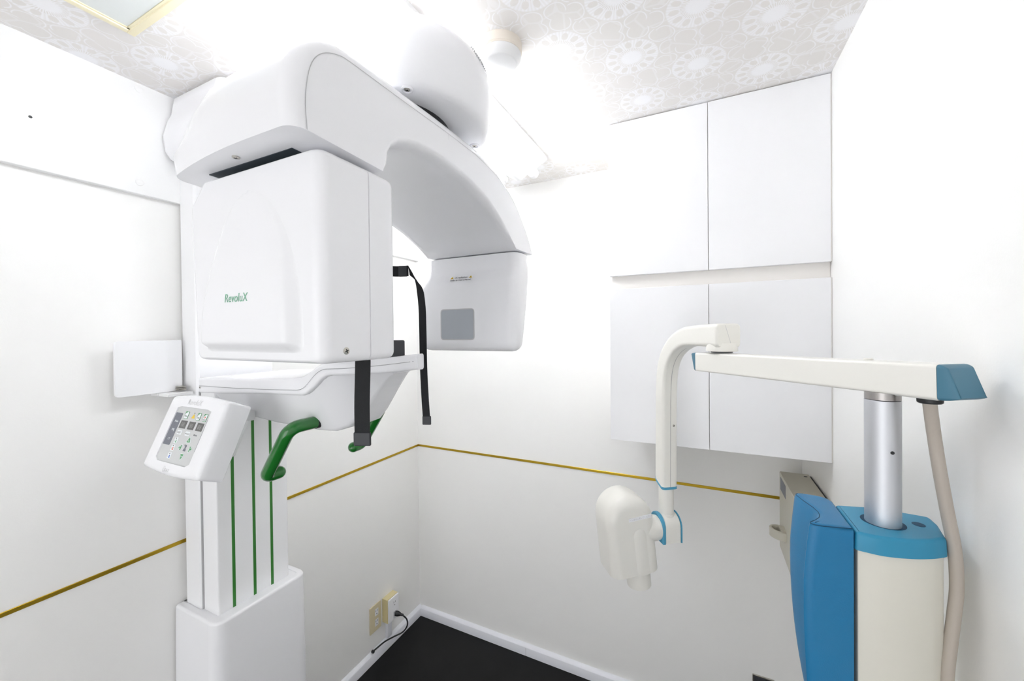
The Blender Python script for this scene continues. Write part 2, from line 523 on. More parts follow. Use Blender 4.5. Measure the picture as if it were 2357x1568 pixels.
# rear column and front sliding cover
bm = bmesh.new()
prism(bm, rpoly([(XL+.0195, .6615), (-1.402, .6615), (-1.394, .668), (-1.394, .893), (-1.402, .9), (XL+.0195, .9)], 0), .78, 2.30, 0)
col = obj('column', bm, M['plastic_soft'], PM, 30)
bm = bmesh.new()
box(bm, -1.3945, -1.3925, .664, .898, .79, 1.47)
obj('gap_line', bm, M['seam_soft'], col, wn=False)
bm = bmesh.new()
prism(bm, rpoly([(-1.391, .668), (-1.3157, .668), (-1.3157, .893), (-1.391, .893)], [.003, .006, .006, .003], 4), .775, 1.475, 0)
cov = obj('sliding_cover', bm, M['plastic_soft'], PM, 30)
for y in (.7135, .7765, .8335):
    bm = bmesh.new(); box(bm, -1.3160, -1.3152, y-.0045, y+.0045, .7755, 1.47)
    obj('stripe', bm, M['green_stripe'], cov, wn=False, label='green vertical stripe')

# column head and overhead arm with its dome
bm = bmesh.new()
rings = []
for z, i in ((2.165, .055), (2.168, .035), (2.180, .012), (2.200, 0), (2.245, -.006), (2.29, .004), (2.315, .014), (2.345, .018), (2.368, .022), (2.374, .030)):
    q = rpoly([(XL+.0195, .617), (-1.205, .617), (-1.150, .68), (-1.150, .90), (-1.205, .955), (XL+.0195, .955)], [.03, .05, .05, .05, .05, .03], 6)
    rings.append([Vector((u, v, z)) for u, v in inset(q, i)])
loft(bm, rings)
obj('column_head', bm, M['plastic'], PM, 50)

bm = bmesh.new()
dc = Vector((-.668, .765)); dr = .203
def dome_outline(d):
    pts = []
    R = dr+d
    for k in range(33):
        a = math.radians(-110+220*k/32)
        pts.append((dc.x+R*math.cos(a), dc.y+R*math.sin(a)))
    for k in range(1, 9):
        s = k/8
        ss = s*s*(3-2*s)
        pts.append((pts[32][0]*(1-s)+(-1.20)*s, pts[32][1]*(1-ss)+(.78+.125+d*.4)*ss))
    b0 = pts[0]
    for k in range(8, 0, -1):
        s = k/8
        ss = s*s*(3-2*s)
        pts.append((b0[0]*(1-s)+(-1.20)*s, b0[1]*(1-ss)+(.78-.125-d*.4)*ss))
    return pts
rings = []
for z, d in ((2.136, -.060), (2.1362, -.020), (2.1370, -.006), (2.1395, .003), (2.147, .0105), (2.162, .016), (2.19, .019), (2.225, .022), (2.255, .017), (2.282, .004), (2.304, -.018), (2.320, -.048), (2.330, -.085), (2.335, -.12)):
    rings.append([Vector((u, v, z)) for u, v in dome_outline(d)])
loft(bm, rings)
arm_over = obj('overhead_arm', bm, M['plastic'], PM, 60)
bm = bmesh.new(); lathe(bm, [(.150, 2.108), (.150, 2.137)], (-.686, .737, 0), n=48)
obj('bearing_disc', bm, M['black'], arm_over, label='black rotation bearing under the dome')
for p in ((-.532, .6265, 2.1362), (-.536, .893, 2.1362)):
    bm = bmesh.new(); lathe(bm, [(.0125, .0015), (.0125, -.0012), (.0095, -.0028), (.0085, 0), (.0085, .002)], p, n=28)
    obj('screw_socket', bm, M['plastic'], arm_over)
    screw(arm_over, (p[0], p[1], p[2]-.0008), (0, 0, -1), .0058, (0, 1, 0))
bm = bmesh.new()
for k in range(11):
    a = math.radians(3+k*2.1); R = dr+.0185
    for j in range(5):
        z = 2.268+j*.006; Rj = R-.0175-(z-2.268)*.62
        p = Vector((dc.x+Rj*math.cos(a), dc.y+Rj*math.sin(a), z))
        lathe(bm, [(.0019, 0), (.0019, .0125), (0, .0126)], p, (math.cos(a), math.sin(a), .55), 8)
obj('vent_grille', bm, M['seam_soft'], arm_over, label='small perforated vent')

# rotating C-shaped arm: side profile (y, z)
side = [(.380, 1.936), (.3777, 1.9786), (.384, 2.022), (.395, 2.048), (.413, 2.066), (.437, 2.077), (.458, 2.080),
        (.53, 2.0815), (.6, 2.083), (.69, 2.086), (.787, 2.087), (.867, 2.0855), (.96, 2.072), (1.04, 2.046), (1.085, 2.020), (1.116, 1.995), (1.165, 1.951), (1.203, 1.900)]
under = [(1.0816, 1.8965), (1.032, 1.9357), (.983, 1.9676), (.945, 1.986), (.91, 2.0002), (.866, 2.0125), (.824, 2.0221), (.786, 2.0265), (.75, 2.0289), (.685, 2.0321),
         (.628, 2.027), (.596, 2.019), (.568, 2.0086), (.547, 1.993), (.5355, 1.9725), (.532, 1.948), (.528, 1.931)]
AX1, AX0 = -.505, -.884
def sstep(a, b_, x):
    x = max(0, min(1, (x-a)/(b_-a))); return x*x*(3-2*x)
def arm_ring(x, g):
    """profile at x; g = how far the outer skin stands off the flat side panel outline"""
    pts = []
    for k, (y, z) in enumerate(side):
        a = Vector(side[max(0, k-1)]); b_ = Vector(side[min(len(side)-1, k+1)])
        n = Vector((-(b_-a).y, (b_-a).x)).normalized()
        w = 1. if 0 < k < len(side)-1 else .9
        if k >= len(side)-5: w = .5
        q = Vector((y, z))+n*g*w
        if k == 0: q = Vector((y-g*.9, z))
        if k == len(side)-1: q = Vector((y+g*.5, z))
        # front bows outwards, the far top edge is rounded off
        fr = max(0, min(1, (.46-q.x)/.06))
        q.x += fr*(.026*(max(0, -.60-x)/.27)**2)
        drop = max(0, -.735-x)/.149
        if q.y > 1.97: q.y -= .105*drop**2*min(1, (q.y-1.97)/.07)*(1-sstep(.42, .60, q.x))
        pts.append(q)
    for k, (y, z) in enumerate(under):
        q = Vector((y, z))
        if 1 <= k <= len(under)-2:
            a = Vector(under[k-1]); b_ = Vector(under[k+1])
            n = Vector((-(b_-a).y, (b_-a).x)).normalized()
            q += n*g*.55
        pts.append(q)
    fx = (AX1-x)/(AX1-AX0)
    return [Vector((x+.046*fx*sstep(.86, 1.09, p.x), p.x, p.y)) for p in pts]
bm = bmesh.new()
rings = []
RB = .026
for k in range(8):
    a = PI/2*k/7
    rings.append(arm_ring(AX1-RB*(1-math.cos(a)), RB*math.sin(a)))
for k in range(1, 13):
    rings.append(arm_ring(AX1-RB+(AX0+.03-(AX1-RB))*k/13, RB))
for k in range(7, -1, -1):
    a = PI/2*k/7
    rings.append(arm_ring(AX0+.03*(1-math.cos(a)), RB*math.sin(a)))
loft(bm, rings)
arm = obj('rotating_arm', bm, M['plastic'], PM, 60)
bm = bmesh.new()
ribbon(bm, catmull([(AX1+.0005, y, z) for y, z in side[:1]+side[1:]], 4), .0012, (1, 0, 0))
obj('panel_seam', bm, M['seam_soft'], arm, wn=False)
bm = bmesh.new()
ribbon(bm, [(AX1+.0005, .731, 2.0862), (AX1+.0003, .7315, 2.074)], .0008, (1, 0, 0))
obj('joint_line', bm, M['seam_soft'], arm, wn=False)
bm = bmesh.new(); box(bm, -.800, -.572, .4035, .420, 1.9334, 1.9365)
obj('light_slot', bm, M['dark_slot'], arm, label='dark slot under the front lip')
screw(arm, (-.684, .3845, 1.9345), (0, 0, -1), .0058, (0, 1, 0))

# detector housing under the near end
DX0, DX1, DZ0, DZ1 = -.867, -.508, 1.598, 1.925
front_poly = rpoly([(-.851, DZ0), (DX1, DZ0), (DX1, DZ1), (-.822, DZ1), (DX0, 1.884)], [.018, .014, .014, .014, .018], 6)
bm = bmesh.new()
def det_inset(i):
    cx, cz = -.6875, 1.7615
    return [(cx+(u-cx)*(1-i/.1795), cz+(v-cz)*(1-.35*i/.1635)) for u, v in front_poly]
st = [(.400+.020*(1-math.cos(PI/2*k/6)), .020*(1-math.sin(PI/2*k/6))) for k in range(7)]
rings = [[Vector((u, y, v)) for u, v in det_inset(i)] for y, i in st+[(.496, 0), (.4965, .002)]]
loft(bm, rings)
det = obj('detector_housing', bm, M['plastic'], PM, 50)
bm = bmesh.new()
rings = [[Vector((u, y, v)) for u, v in det_inset(i)] for y, i in [(.4970, .0018), (.4985, 0), (.54, .0005)]+[(.545+.02*math.sin(PI/2*k/6), .0008+.018*(1-math.cos(PI/2*k/6))) for k in range(7)]]
loft(bm, rings)
obj('rear_shell', bm, M['plastic'], det, 50)
bm = bmesh.new()
rings = [[Vector((u, y, v)) for u, v in inset(front_poly, .0016)] for y in (.4960, .4974)]
loft(bm, rings)
obj('seam', bm, M['seam'], det, wn=False)
screw(det, (DX1, .4457, 1.6168), (1, 0, 0), .0058)
# embossed arch on the front
MX, MZ0, MZT = -.677, 1.628, 1.884
def mound(x, z):
    tz = (z-MZ0)/(MZT-MZ0)
    if tz <= -.06 or tz >= 1: return 0.
    hw = .134*math.sqrt(max(0, 1-max(0, tz)**2.0))
    s = 1-abs(x-MX)/max(hw, 1e-4)
    if s <= 0: return 0.
    return .021*sstep(0, .20, s)*sstep(-.06, .02, tz)*(1-sstep(.05, 1.0, tz)*.95)
bm = bmesh.new()
nx, nz_ = 90, 90
fx0, fx1, fz0, fz1 = -.832, -.5295, 1.6115, 1.890
G = [[bm.verts.new((fx0+(fx1-fx0)*i/nx,   .4006-mound(fx0+(fx1-fx0)*i/nx, fz0+(fz1-fz0)*j/nz_), fz0+(fz1-fz0)*j/nz_)) for i in range(nx+1)] for j in range(nz_+1)]
for j in range(nz_):
    for i in range(nx): bm.faces.new((G[j][i], G[j][i+1], G[j+1][i+1], G[j+1][i]))
rim = [G[0][i] for i in range(nx+1)]+[G[j][nx] for j in range(1, nz_+1)]+[G[nz_][i] for i in range(nx-1, -1, -1)]+[G[j][0] for j in range(nz_-1, 0, -1)]
back = [bm.verts.new((v.co.x, .403, v.co.z)) for v in rim]
for i in range(len(rim)):
    j = (i+1) % len(rim); bm.faces.new((rim[i], back[i], back[j], rim[j]))
obj('front_relief', bm, M['plastic'], det, 70, wn=False)
bm = bmesh.new()
text(bm, 'RevoluX', .0205, lambda p: Vector((-.7195+p[0]*.88, .4003-mound(-.7195+p[0]*.88, 1.6985+p[1])-p[2]-.0001, 1.6985+p[1])), extrude=.0002)
obj('lettering', bm, M['green_ink'], det, wn=False, label='green lettering on the detector housing')

# source housing under the far end of the arm
bm = bmesh.new()
def src_ring(z, x0, x1, y0, y1, i=0., r=.038):
    return [Vector((u, v, z)) for u, v in inset(rrect(x0, x1, y0, y1, r, 6), i)]
S = [(1.894, -.855, -.510, 1.100, 1.200, .004), (1.892, -.855, -.510, 1.100, 1.200, 0), (1.85, -.857, -.509, 1.100, 1.204, 0), (1.842, -.858, -.509, 1.099, 1.204, 0),
     (1.83, -.862, -.508, 1.096, 1.203, 0), (1.812, -.870, -.508, 1.086, 1.201, 0), (1.80, -.875, -.508, 1.082, 1.199, 0), (1.785, -.878, -.508, 1.080, 1.197, 0), (1.72, -.880, -.508, 1.079, 1.182, 0),
     (1.65, -.880, -.508, 1.079, 1.164, 0), (1.615, -.878, -.508, 1.080, 1.153, 0), (1.605, -.875, -.508, 1.081, 1.150, .001), (1.596, -.875, -.508, 1.081, 1.148, .004), (1.589, -.875, -.508, 1.081, 1.146, .009), (1.584, -.875, -.508, 1.081, 1.144, .018), (1.582, -.875, -.508, 1.081, 1.144, .030)]
loft(bm, [src_ring(z, a, b_, c, d, i) for z, a, b_, c, d, i in S])
src = obj('source_housing', bm, M['plastic'], PM, 60)
bm = bmesh.new()
TT = lambda p: Vector((p[0], 1.0792-p[2], p[1]))
flat(bm, rrect(-.7862, -.6548, 1.6185, 1.7212, .013, 5), TT, 0, .0008, 0)
flat(bm, inset(rrect(-.7862, -.6548, 1.6185, 1.7212, .013, 5), .0035), TT, .0006, .0011, 1)
obj('beam_window', bm, [M['seam_soft'], M['window']], src, wn=False, label='grey rounded square window')
bm = bmesh.new()
LT = frame_T((-.711, 1.0905, 1.8195), (1, 0, 0), (0, .52, .854), (0, -.854, .52))
flat(bm, rrect(-.047, .047, -.0105, .0125, .002, 3), LT, .0004, .0010, 0)
for cx in (-.036, .036):
    flat(bm, [(cx-.0065, .0015), (cx+.0065, .0015), (cx, .0105)], LT, .0008, .0013, 1)
    flat(bm, [(cx-.0012, .003), (cx+.0012, .003), (cx, .007)], LT, .0011, .0015, 2)
text(bm, 'X-radiation', .0105, lambda p: LT((p[0], .0020+p[1], .0013+p[2])), 'CENTER', 2)
text(bm, "Refer to User's Manual", .0092, lambda p: LT((p[0]*.93, -.0080+p[1], .0013+p[2])), 'CENTER', 2)
obj('warning_label', bm, [M['label'], M['yellow'], M['black_ink']], src, wn=False, label='small white warning label with yellow triangles')
bm = bmesh.new()
ribbon(bm, [(-.5074, 1.172, 1.88), (-.5074, 1.160, 1.72), (-.5074, 1.138, 1.62)], .0008, (1, 0, 0))
obj('seam', bm, M['seam_soft'], src, wn=False)

# chin support: shell, cover deck, handles
YN, YFAR = .655, .925
def sup_section(x, ztop, zbot, hw, r):
    return [Vector((x, .79+u, v)) for u, v in rrect(-hw, hw, zbot, ztop, r, 5)]
def lerp_tab(tab, x):
    for (a, u), (b_, v) in zip(tab[:-1], tab[1:]):
        if x <= b_: return u+(v-u)*max(0, (x-a)/(b_-a))
    return tab[-1][1]
HT_ = [(-1.385, .128), (-.80, .126), (-.775, .118), (-.742, .092), (-.715, .062), (-.70, .046)]
HB = [(-1.385, 1.440), (-1.30, 1.415), (-1.20, 1.397), (-1.10, 1.389), (-.93, 1.384), (-.87, 1.386), (-.83, 1.400), (-.80, 1.427), (-.77, 1.462), (-.74, 1.503), (-.715, 1.533), (-.70, 1.541)]
HW_ = [(-1.385, .078), (-.90, .072), (-.86, .066), (-.83, .058), (-.80, .050), (-.77, .042), (-.74, .036), (-.70, .030)]
ZB = [(-1.372, 1.468), (-1.22, 1.4745), (-1.07, 1.483), (-.945, 1.487), (-.908, 1.4883), (-.892, 1.4925), (-.875, 1.5015), (-.855, 1.516), (-.838, 1.530), (-.822, 1.539), (-.805, 1.543), (-.76, 1.545), (-.697, 1.5468), (-.640, 1.5514)]
ZT = [(-1.372, 1.514), (-1.33, 1.518), (-1.1, 1.524), (-.94, 1.5325), (-.915, 1.5350), (-.898, 1.540), (-.88, 1.5485), (-.855, 1.562), (-.838, 1.5700), (-.822, 1.5750), (-.80, 1.5772), (-.76, 1.579), (-.70, 1.583), (-.640, 1.5914)]
DW = [(-1.372, .135), (-.79, .135), (-.77, .1325), (-.75, .121), (-.70, .0745), (-.66, .0365), (-.648, .024), (-.641, .012)]
XS = sorted({round(x, 4) for tab in (ZB, ZT, DW) for x, _ in tab if x < -.641} | {-1.28, -1.0, -.865, -.846, -.83, -.815, -.78, -.725, -.68, -.67})
HX = sorted({x for tab in (HB, HT_, HW_) for x, _ in tab} | {-1.0, -.845, -.815, -.788, -.757, -.728})
bm = bmesh.new()
rings = []
for x in HX:
    zt = lerp_tab(ZB, max(-1.37, x))+.010; zb = min(lerp_tab(HB, x), zt-.012); a_, b_ = lerp_tab(HT_, x), lerp_tab(HW_, x)
    r_ = min(.018, (zt-zb)*.4, b_*.5)
    rings.append([Vector((x, .79+u, v)) for u, v in rpoly([(-b_, zb), (b_, zb), (a_, zt-.004), (a_, zt), (-a_, zt), (-a_, zt-.004)], [r_, r_, .002, .001, .001, .002], 5)])
loft(bm, rings)
sup = obj('chin_support', bm, M['plastic'], PM, 50)
bm = bmesh.new()
rings = [[Vector((-1.3735, .79+u, v)) for u, v in inset(rrect(-.135, .135, 1.468, 1.514, .009, 5), .006)]]
for x in XS+[-.641, -.6385]:
    w_ = lerp_tab(DW, x); rings.append(sup_section(x, lerp_tab(ZT, x), lerp_tab(ZB, x), w_, min(.009, w_*.6)))
loft(bm, rings)
dk = obj('deck_cover', bm, M['plastic'], sup, 50)
bm = bmesh.new()
mid = [(-1.3700, 1.4905), (-1.22, 1.4925), (-1.08, 1.4960), (-.955, 1.5005), (-.914, 1.5035), (-.890, 1.514), (-.855, 1.543), (-.828, 1.5565), (-.795, 1.5600), (-.76, 1.5615), (-.70, 1.566), (-.645, 1.573)]
sm = [Vector((p.x, 0, p.z)) for p in catmull([(x, 0, z) for x, z in mid], 6)]
prev = None
for p in sm:
    yy = .79-lerp_tab(DW, p.x)-.0009
    q = (bm.verts.new((p.x, yy, p.z+.0006)), bm.verts.new((p.x, yy, p.z-.0006)))
    if prev: bm.faces.new((prev[0], q[0], q[1], prev[1]))
    prev = q
obj('seam', bm, M['seam'], sup, wn=False)
screw(sup, (-1.3655, YN-.0004, 1.4855), (0, -1, 0), .003)
bm = bmesh.new(); prism(bm, rrect(-.750, -.707, .768, .812, .004, 3), 1.577, 1.6250, .004)
obj('chin_block', bm, M['charcoal'], sup, label='dark grey chin rest block')

for s, ex, nm in ((-1, .0, 'near'), (1, .0, 'far')):
    yo = .61 if s < 0 else .955
    yi = .701 if s < 0 else .879
    pts = [(-.920, .79+s*.07, 1.411), (-.920, .79+s*.158, 1.411), (-1.016, .79+s*.158, 1.276), (-1.016, .79+s*.124, 1.276)]
    bm = bmesh.new()
    tube(bm, fillet(pts, .030, 8), .0165, 24, True)
    obj('handle', bm, M['green'], PM, 60, label='glossy green bent grab handle')
    bm = bmesh.new(); lathe(bm, [(.0174, -.02), (.0174, -.001), (.0165, -.0005)], (-.920, yi, 1.411), (0, s, 0), 28)
    obj('handle_collar', bm, M['black'], sup)

# head support with hanging straps
bm = bmesh.new()
tube(bm, fillet([(-.78, .79, 1.57), (-.80, .79, 1.70), (-.80, .79, 1.80), (-.79, .79, 1.815)], .03), .010, 16)
hs = obj('head_support', bm, M['charcoal'], PM)
band = catmull([(-.642, .600, 1.745), (-.66, .612, 1.79), (-.72, .66, 1.82), (-.80, .73, 1.825), (-.84, .79, 1.825), (-.835, .84, 1.825), (-.795, .875, 1.822), (-.755, .884, 1.822)], 6)
bm = bmesh.new()
sweep(bm, band, [(-.015, -.0015), (.015, -.0015), (.015, .0015), (-.015, .0015)], Vector((0, 0, 1)))
obj('headband', bm, M['webbing'], hs)
def strap(name, path, widths):
    bm = bmesh.new()
    path = catmull(path, 6)
    rings = []
    for i, p in enumerate(path):
        f = i/(len(path)-1)*(len(widths)-1); k = min(int(f), len(widths)-2)
        w = Vector(widths[k]).lerp(Vector(widths[k+1]), f-k)
        a = path[max(0, i-1)]; c = path[min(len(path)-1, i+1)]
        n = (c-a).normalized().cross(w).normalized()*.0012
        rings.append([p-w/2-n, p+w/2-n, p+w/2+n, p-w/2+n])
    loft(bm, rings)
    return obj(name, bm, M['webbing'], PM, label='hanging black webbing strap')
wv = Vector((.030, .012, 0))
st1 = strap('strap', [(-.642, .597, 1.75), (-.634, .597, 1.66), (-.634, .598, 1.586), (-.639, .599, 1.50), (-.6405, .600, 1.437)], [wv]*3)
tipT = frame_T((-.6405, .600, 1.423), (.93, .37, 0), (0, 0, 1), (.37, -.93, 0))
bm = bmesh.new(); box(bm, -.0185, .0185, -.0145, .0145, -.0035, .0035, .003, 3, T=tipT)
obj('strap_tip', bm, M['charcoal'], st1)
wf = Vector((.020, .006, 0))
st2 = strap('strap', [(-.752, .884, 1.822), (-.738, .886, 1.806), (-.720, .888, 1.775), (-.7125, .89, 1.72), (-.7105, .89, 1.65), (-.7095, .89, 1.55), (-.7055, .89, 1.46), (-.7015, .89, 1.405)],
            [(.004, .001, -.026), (.012, .003, -.024), wf*.95, wf, wf, wf, wf])
tipT = frame_T((-.7005, .89, 1.396), (.93, .37, 0), (0, 0, 1), (.37, -.93, 0))
bm = bmesh.new(); box(bm, -.0125, .0125, -.0125, .0125, -.003, .003, .0025, 3, T=tipT)
obj('strap_tip', bm, M['charcoal'], st2)
bm = bmesh.new()
box(bm, -.013, .013, -.0155, .0155, -.004, .004, .002, 2, T=frame_T((-.772, .881, 1.8215), (.96, .28, 0), (0, 0, 1), (.28, -.96, 0)))
obj('buckle', bm, M['charcoal'], st2)

# control panel
a_ = math.radians(22.8)
EX, EU, EN = Vector((1, 0, 0)), Vector((0, math.sin(a_), math.cos(a_))), Vector((0, -math.cos(a_), math.sin(a_)))
KO = Vector((-1.1996, .48, 1.3467))
KT = lambda p: KO+EX*p[0]+EU*p[1]+EN*p[2]
bm = bmesh.new()
topc = [(.195-.249*k/10, .152+.008*math.sin(PI*k/10)) for k in range(0, 11)]
botc = [(-.054+.249*k/10, -.026-.007*math.sin(PI*k/10)) for k in range(0, 11)]
outer = topc+botc
outer = rpoly(outer, [.010]+[0]*9+[.014, .012]+[0]*9+[.010], 5)
rings = []
for h, i in ((-.060, .004), (-.057, .0), (-.02, .0)):
    rings.append([KT((u, v, h)) for u, v in inset(outer, i)])
for k in range(1, 7):
    a = PI/2*k/6
    rings.append([KT((u, v, -.012+.012*math.sin(a)+.0)) for u, v in inset(outer, .012*(1-math.cos(a)))])
opening = [(-.004, -.005), (.1465, -.005), (.1465, .1275), (-.004, .1275)]
loft(bm, rings, True, False)
# front face with the keypad opening (bridge outer ring to opening)
bm.verts.ensure_lookup_table()
last = list(bm.verts)[-len(outer):]
n = len(outer)
mid_c = Vector((.071, .061))
def to_rect(u, v):
    d = Vector((u, v))-mid_c
    s = min(.0752/abs(d.x) if abs(d.x) > 1e-6 else 9, .0662/abs(d.y) if abs(d.y) > 1e-6 else 9)
    q = mid_c+d*s
    return q.x, q.y
flat_in = inset(outer, .012)
r1 = [bm.verts.new(KT((*to_rect(u, v), .0004))) for u, v in flat_in]
r2 = [bm.verts.new(KT((*to_rect(u, v), -.0035))) for u, v in flat_in]
for i in range(n):
    j = (i+1) % n
    bm.faces.new((last[i], last[j], r1[j], r1[i])); bm.faces.new((r1[i], r1[j], r2[j], r2[i]))
bm.faces.new(r2)
cp = obj('control_panel', bm, M['plastic'], PM, 40, wn=False)
bm = bmesh.new()
box(bm, -.01, .165, .03, .12, -.085, -.055, .006, 2, T=KT)
box(bm, -1.23, -1.170, .575, .700, 1.395, 1.425, .004, 2)
obj('panel_bracket', bm, M['plastic_soft'], cp)
bm = bmesh.new()
flat(bm, rrect(-.0042, .1462, -.0052, .1272, .002, 3), KT, -.0034, -.0018, 0)
flat(bm, rpoly([(-.003, .033), (.028, .033), (.028, .111), (-.003, .111)], [0, .004, .004, 0], 3), KT, -.0018, -.0013, 1)
for s_, v in (('Pano', .088), ('TMJ', .067), ('CT', .045)):
    text(bm, s_, .0075, lambda p: KT((.014+p[0], v+p[1], -.0012+p[2])), 'CENTER', 2)
for v in (.1, .078, .056):
    flat(bm, ellipse(.014, v+.001, .0011, .0011, 8), KT, -.0013, -.0011, 3)
flat(bm, [(.0704, .1022), (.0849, .1022), (.0775, .1127)], KT, -.0018, -.0012, 4)
flat(bm, ellipse(.0775, .1148, .0012, .0012, 10), KT, -.0018, -.0012, 5)
text(bm, 'sec', .0075, lambda p: KT((.1155+p[0], .0635+p[1], -.0015+p[2])), 'LEFT', 3)
flat(bm, ellipse(.1125, .0655, .0012, .0016, 10), KT, -.0018, -.0012, 5)
flat(bm, ellipse(.0989, .0375, .0032, .0036, 14), KT, -.0018, -.0012, 3)
flat(bm, rpoly([(.0935, .0265), (.1043, .0265), (.1030, .0315), (.0992, .0345), (.0948, .0315)], .001, 2), KT, -.0018, -.0012, 3)
flat(bm, ellipse(.0935, .0402, .0011, .0013, 10), KT, -.0018, -.0012, 5)
ribbon(bm, [KT((.1462, .105, .0006)), KT((.1462, .03, .0006))], .0011, EN)
setmat(bm, len(bm.faces)-1, 3)
obj('keypad', bm, [M['keypad'], M['key_dark'], M['key_white'], M['key_dark'], M['yellow'], M['black_ink'], M['digit_ink']], cp, wn=False, label='grey membrane keypad')
for u0, u1 in ((.0352, .0622), (.0727, .0987), (.1091, .1350)):
    bm = bmesh.new()
    flat(bm, [(u0, .0755), (u1, .0755), (u1, .0943), (u0, .0943)], KT, -.0018, -.0010, 0)
    text(bm, '88', .0145, lambda p: KT(((u0+u1)/2+p[0], .0797+p[1], -.0009+p[2])), 'CENTER', 1)
    obj('display', bm, [M['digit_dark'], M['digit_ink']], cp, wn=False, label='dark two-digit display')
def key(name, poly, body, extra, mats, label=None):
    bm = bmesh.new(); flat(bm, poly, KT, -.0018, -.0011, 0)
    extra(bm)
    return obj(name, bm, mats, cp, wn=False, label=label)
for u0, u1, s_, red in ((.0385, .0545, 'Reset', 0), (.0935, .1082, 'Test', 0), (.1211, .1360, 'Laser', 1)):
    def ex(bm, u0=u0, u1=u1, s_=s_, red=red):
        flat(bm, rrect(u0+.0009, u1-.0009, .0997, .1157, .0014, 2), KT, -.0012, -.0008, 1)
        flat(bm, [(u0+.0009, .1157), (u0+.0009, .1075), (u0+.0035, .1125), (u0+.0095, .1157)], KT, -.0009, -.0006, 0)
        if red: flat(bm, ellipse((u0+u1)/2, .1085, .0021, .0023, 8), KT, -.0009, -.0006, 2)
        text(bm, s_, .0052, lambda p: KT(((u0+u1)/2+p[0], (.1015 if red else .1040)+p[1], -.0007+p[2])), 'CENTER', 3)
    key('button', rrect(u0, u1, .0988, .1166, .002, 3), None, ex, [M['key_green'], M['key_white'], M['red_ink'], M['digit_dark']], 'white key with a green corner')
for u0, u1, s_ in ((.0378, .0583, 'kV'), (.0742, .0942, 'mA')):
    def ex(bm, u0=u0, s_=s_):
        flat(bm, ellipse(u0+.004, .0655, .0013, .0017, 10), KT, -.0012, -.0007, 1)
        text(bm, s_, .0078, lambda p: KT((u0+.0075+p[0], .0630+p[1], -.0010+p[2])), 'LEFT', 2)
    key('button', rrect(u0, u1, .0604, .0708, .003, 3), None, ex, [M['key_white'], M['black_ink'], M['digit_ink']], 'white oblong key')
for v0, cm in ((.0393, M['key_green']), (.0219, M['red_ink']), (.0037, M['blue_ink'])):
    def ex(bm, v0=v0):
        flat(bm, ellipse(.0475, v0+.0118, .0013, .0013, 10), KT, -.0012, -.0007, 1)
        flat(bm, ellipse(.0500, v0+.0072, .0014, .0016, 10), KT, -.0012, -.0007, 2)
        flat(bm, [(.0474, v0+.0022), (.0528, v0+.0022), (.0515, v0+.0052), (.0488, v0+.0052)], KT, -.0012, -.0007, 2)
        flat(bm, [(.0433, v0+.0030), (.0452, v0+.0030), (.0452, v0+.0068), (.0433, v0+.0068)], KT, -.0012, -.0008, 3)
    key('button', rrect(.0412, .0555, v0, v0+.0147, .003, 3), None, ex, [M['key_white'], M['black_ink'], cm, M['keypad']], 'white key with a small figure')
for nm, poly in (('Up', [(.1022, .0622), (.1120, .0462), (.0925, .0452)]), ('', [(.0848, .0425), (.0846, .0238), (.0690, .0325)]),
                 ('', [(.1168, .0425), (.1307, .0345), (.1163, .0236)]), ('Down', [(.0905, .0208), (.1077, .0215), (.0996, .0035)])):
    def ex(bm, nm=nm, poly=poly):
        q = rpoly(inset(poly, .0012), .0014, 3)
        flat(bm, q, KT, -.0012, -.0008, 1)
        c = (sum(p[0] for p in poly)/3, sum(p[1] for p in poly)/3)
        if nm: text(bm, nm, .0046, lambda p: KT((c[0]+p[0], c[1]-.0015+p[1], -.0008+p[2])), 'CENTER', 0)
        else:
            arc = [KT((c[0]+.0028*math.cos(t_), c[1]+.0032*math.sin(t_), -.0006)) for t_ in [math.radians(40+28*k) for k in range(11)]]
            nf = len(bm.faces); ribbon(bm, arc, .0008, EN); setmat(bm, nf, 0)
    key('arrow_button', rpoly(poly, .002, 3), None, ex, [M['key_white'], M['key_green']], 'green arrow key')
bm = bmesh.new()
text(bm, 'RevoluX', .0190, lambda p: KT((.0315+p[0]*.95, .1335+p[1], .0003+p[2])), extrude=.0001)
obj('lettering', bm, M['grey_ink'], cp, wn=False, label='pale grey lettering above the keypad')
bm = bmesh.new()
text(bm, 'CAT', .0105, lambda p: KT((.0560+p[0], -.0245+p[1]*.95, .0003+p[2])), extrude=.0001)
ribbon(bm, [KT((.0535+.0045*math.cos(t_), -.0195+.0060*math.sin(t_), .0005)) for t_ in [2*PI*k/20 for k in range(21)]], .0008, EN)
ribbon(bm, [KT((.0555+.0042*math.cos(t_), -.0215+.0040*math.sin(t_), .0005)) for t_ in [2*PI*k/20 for k in range(21)]], .0007, EN)
ribbon(bm, [KT((.0515, -.0295, .0005)), KT((.0700, -.0295, .0005))], .0009, EN)
obj('emblem', bm, M['grey_ink'], cp, wn=False, label='pale grey looped emblem below the keypad')

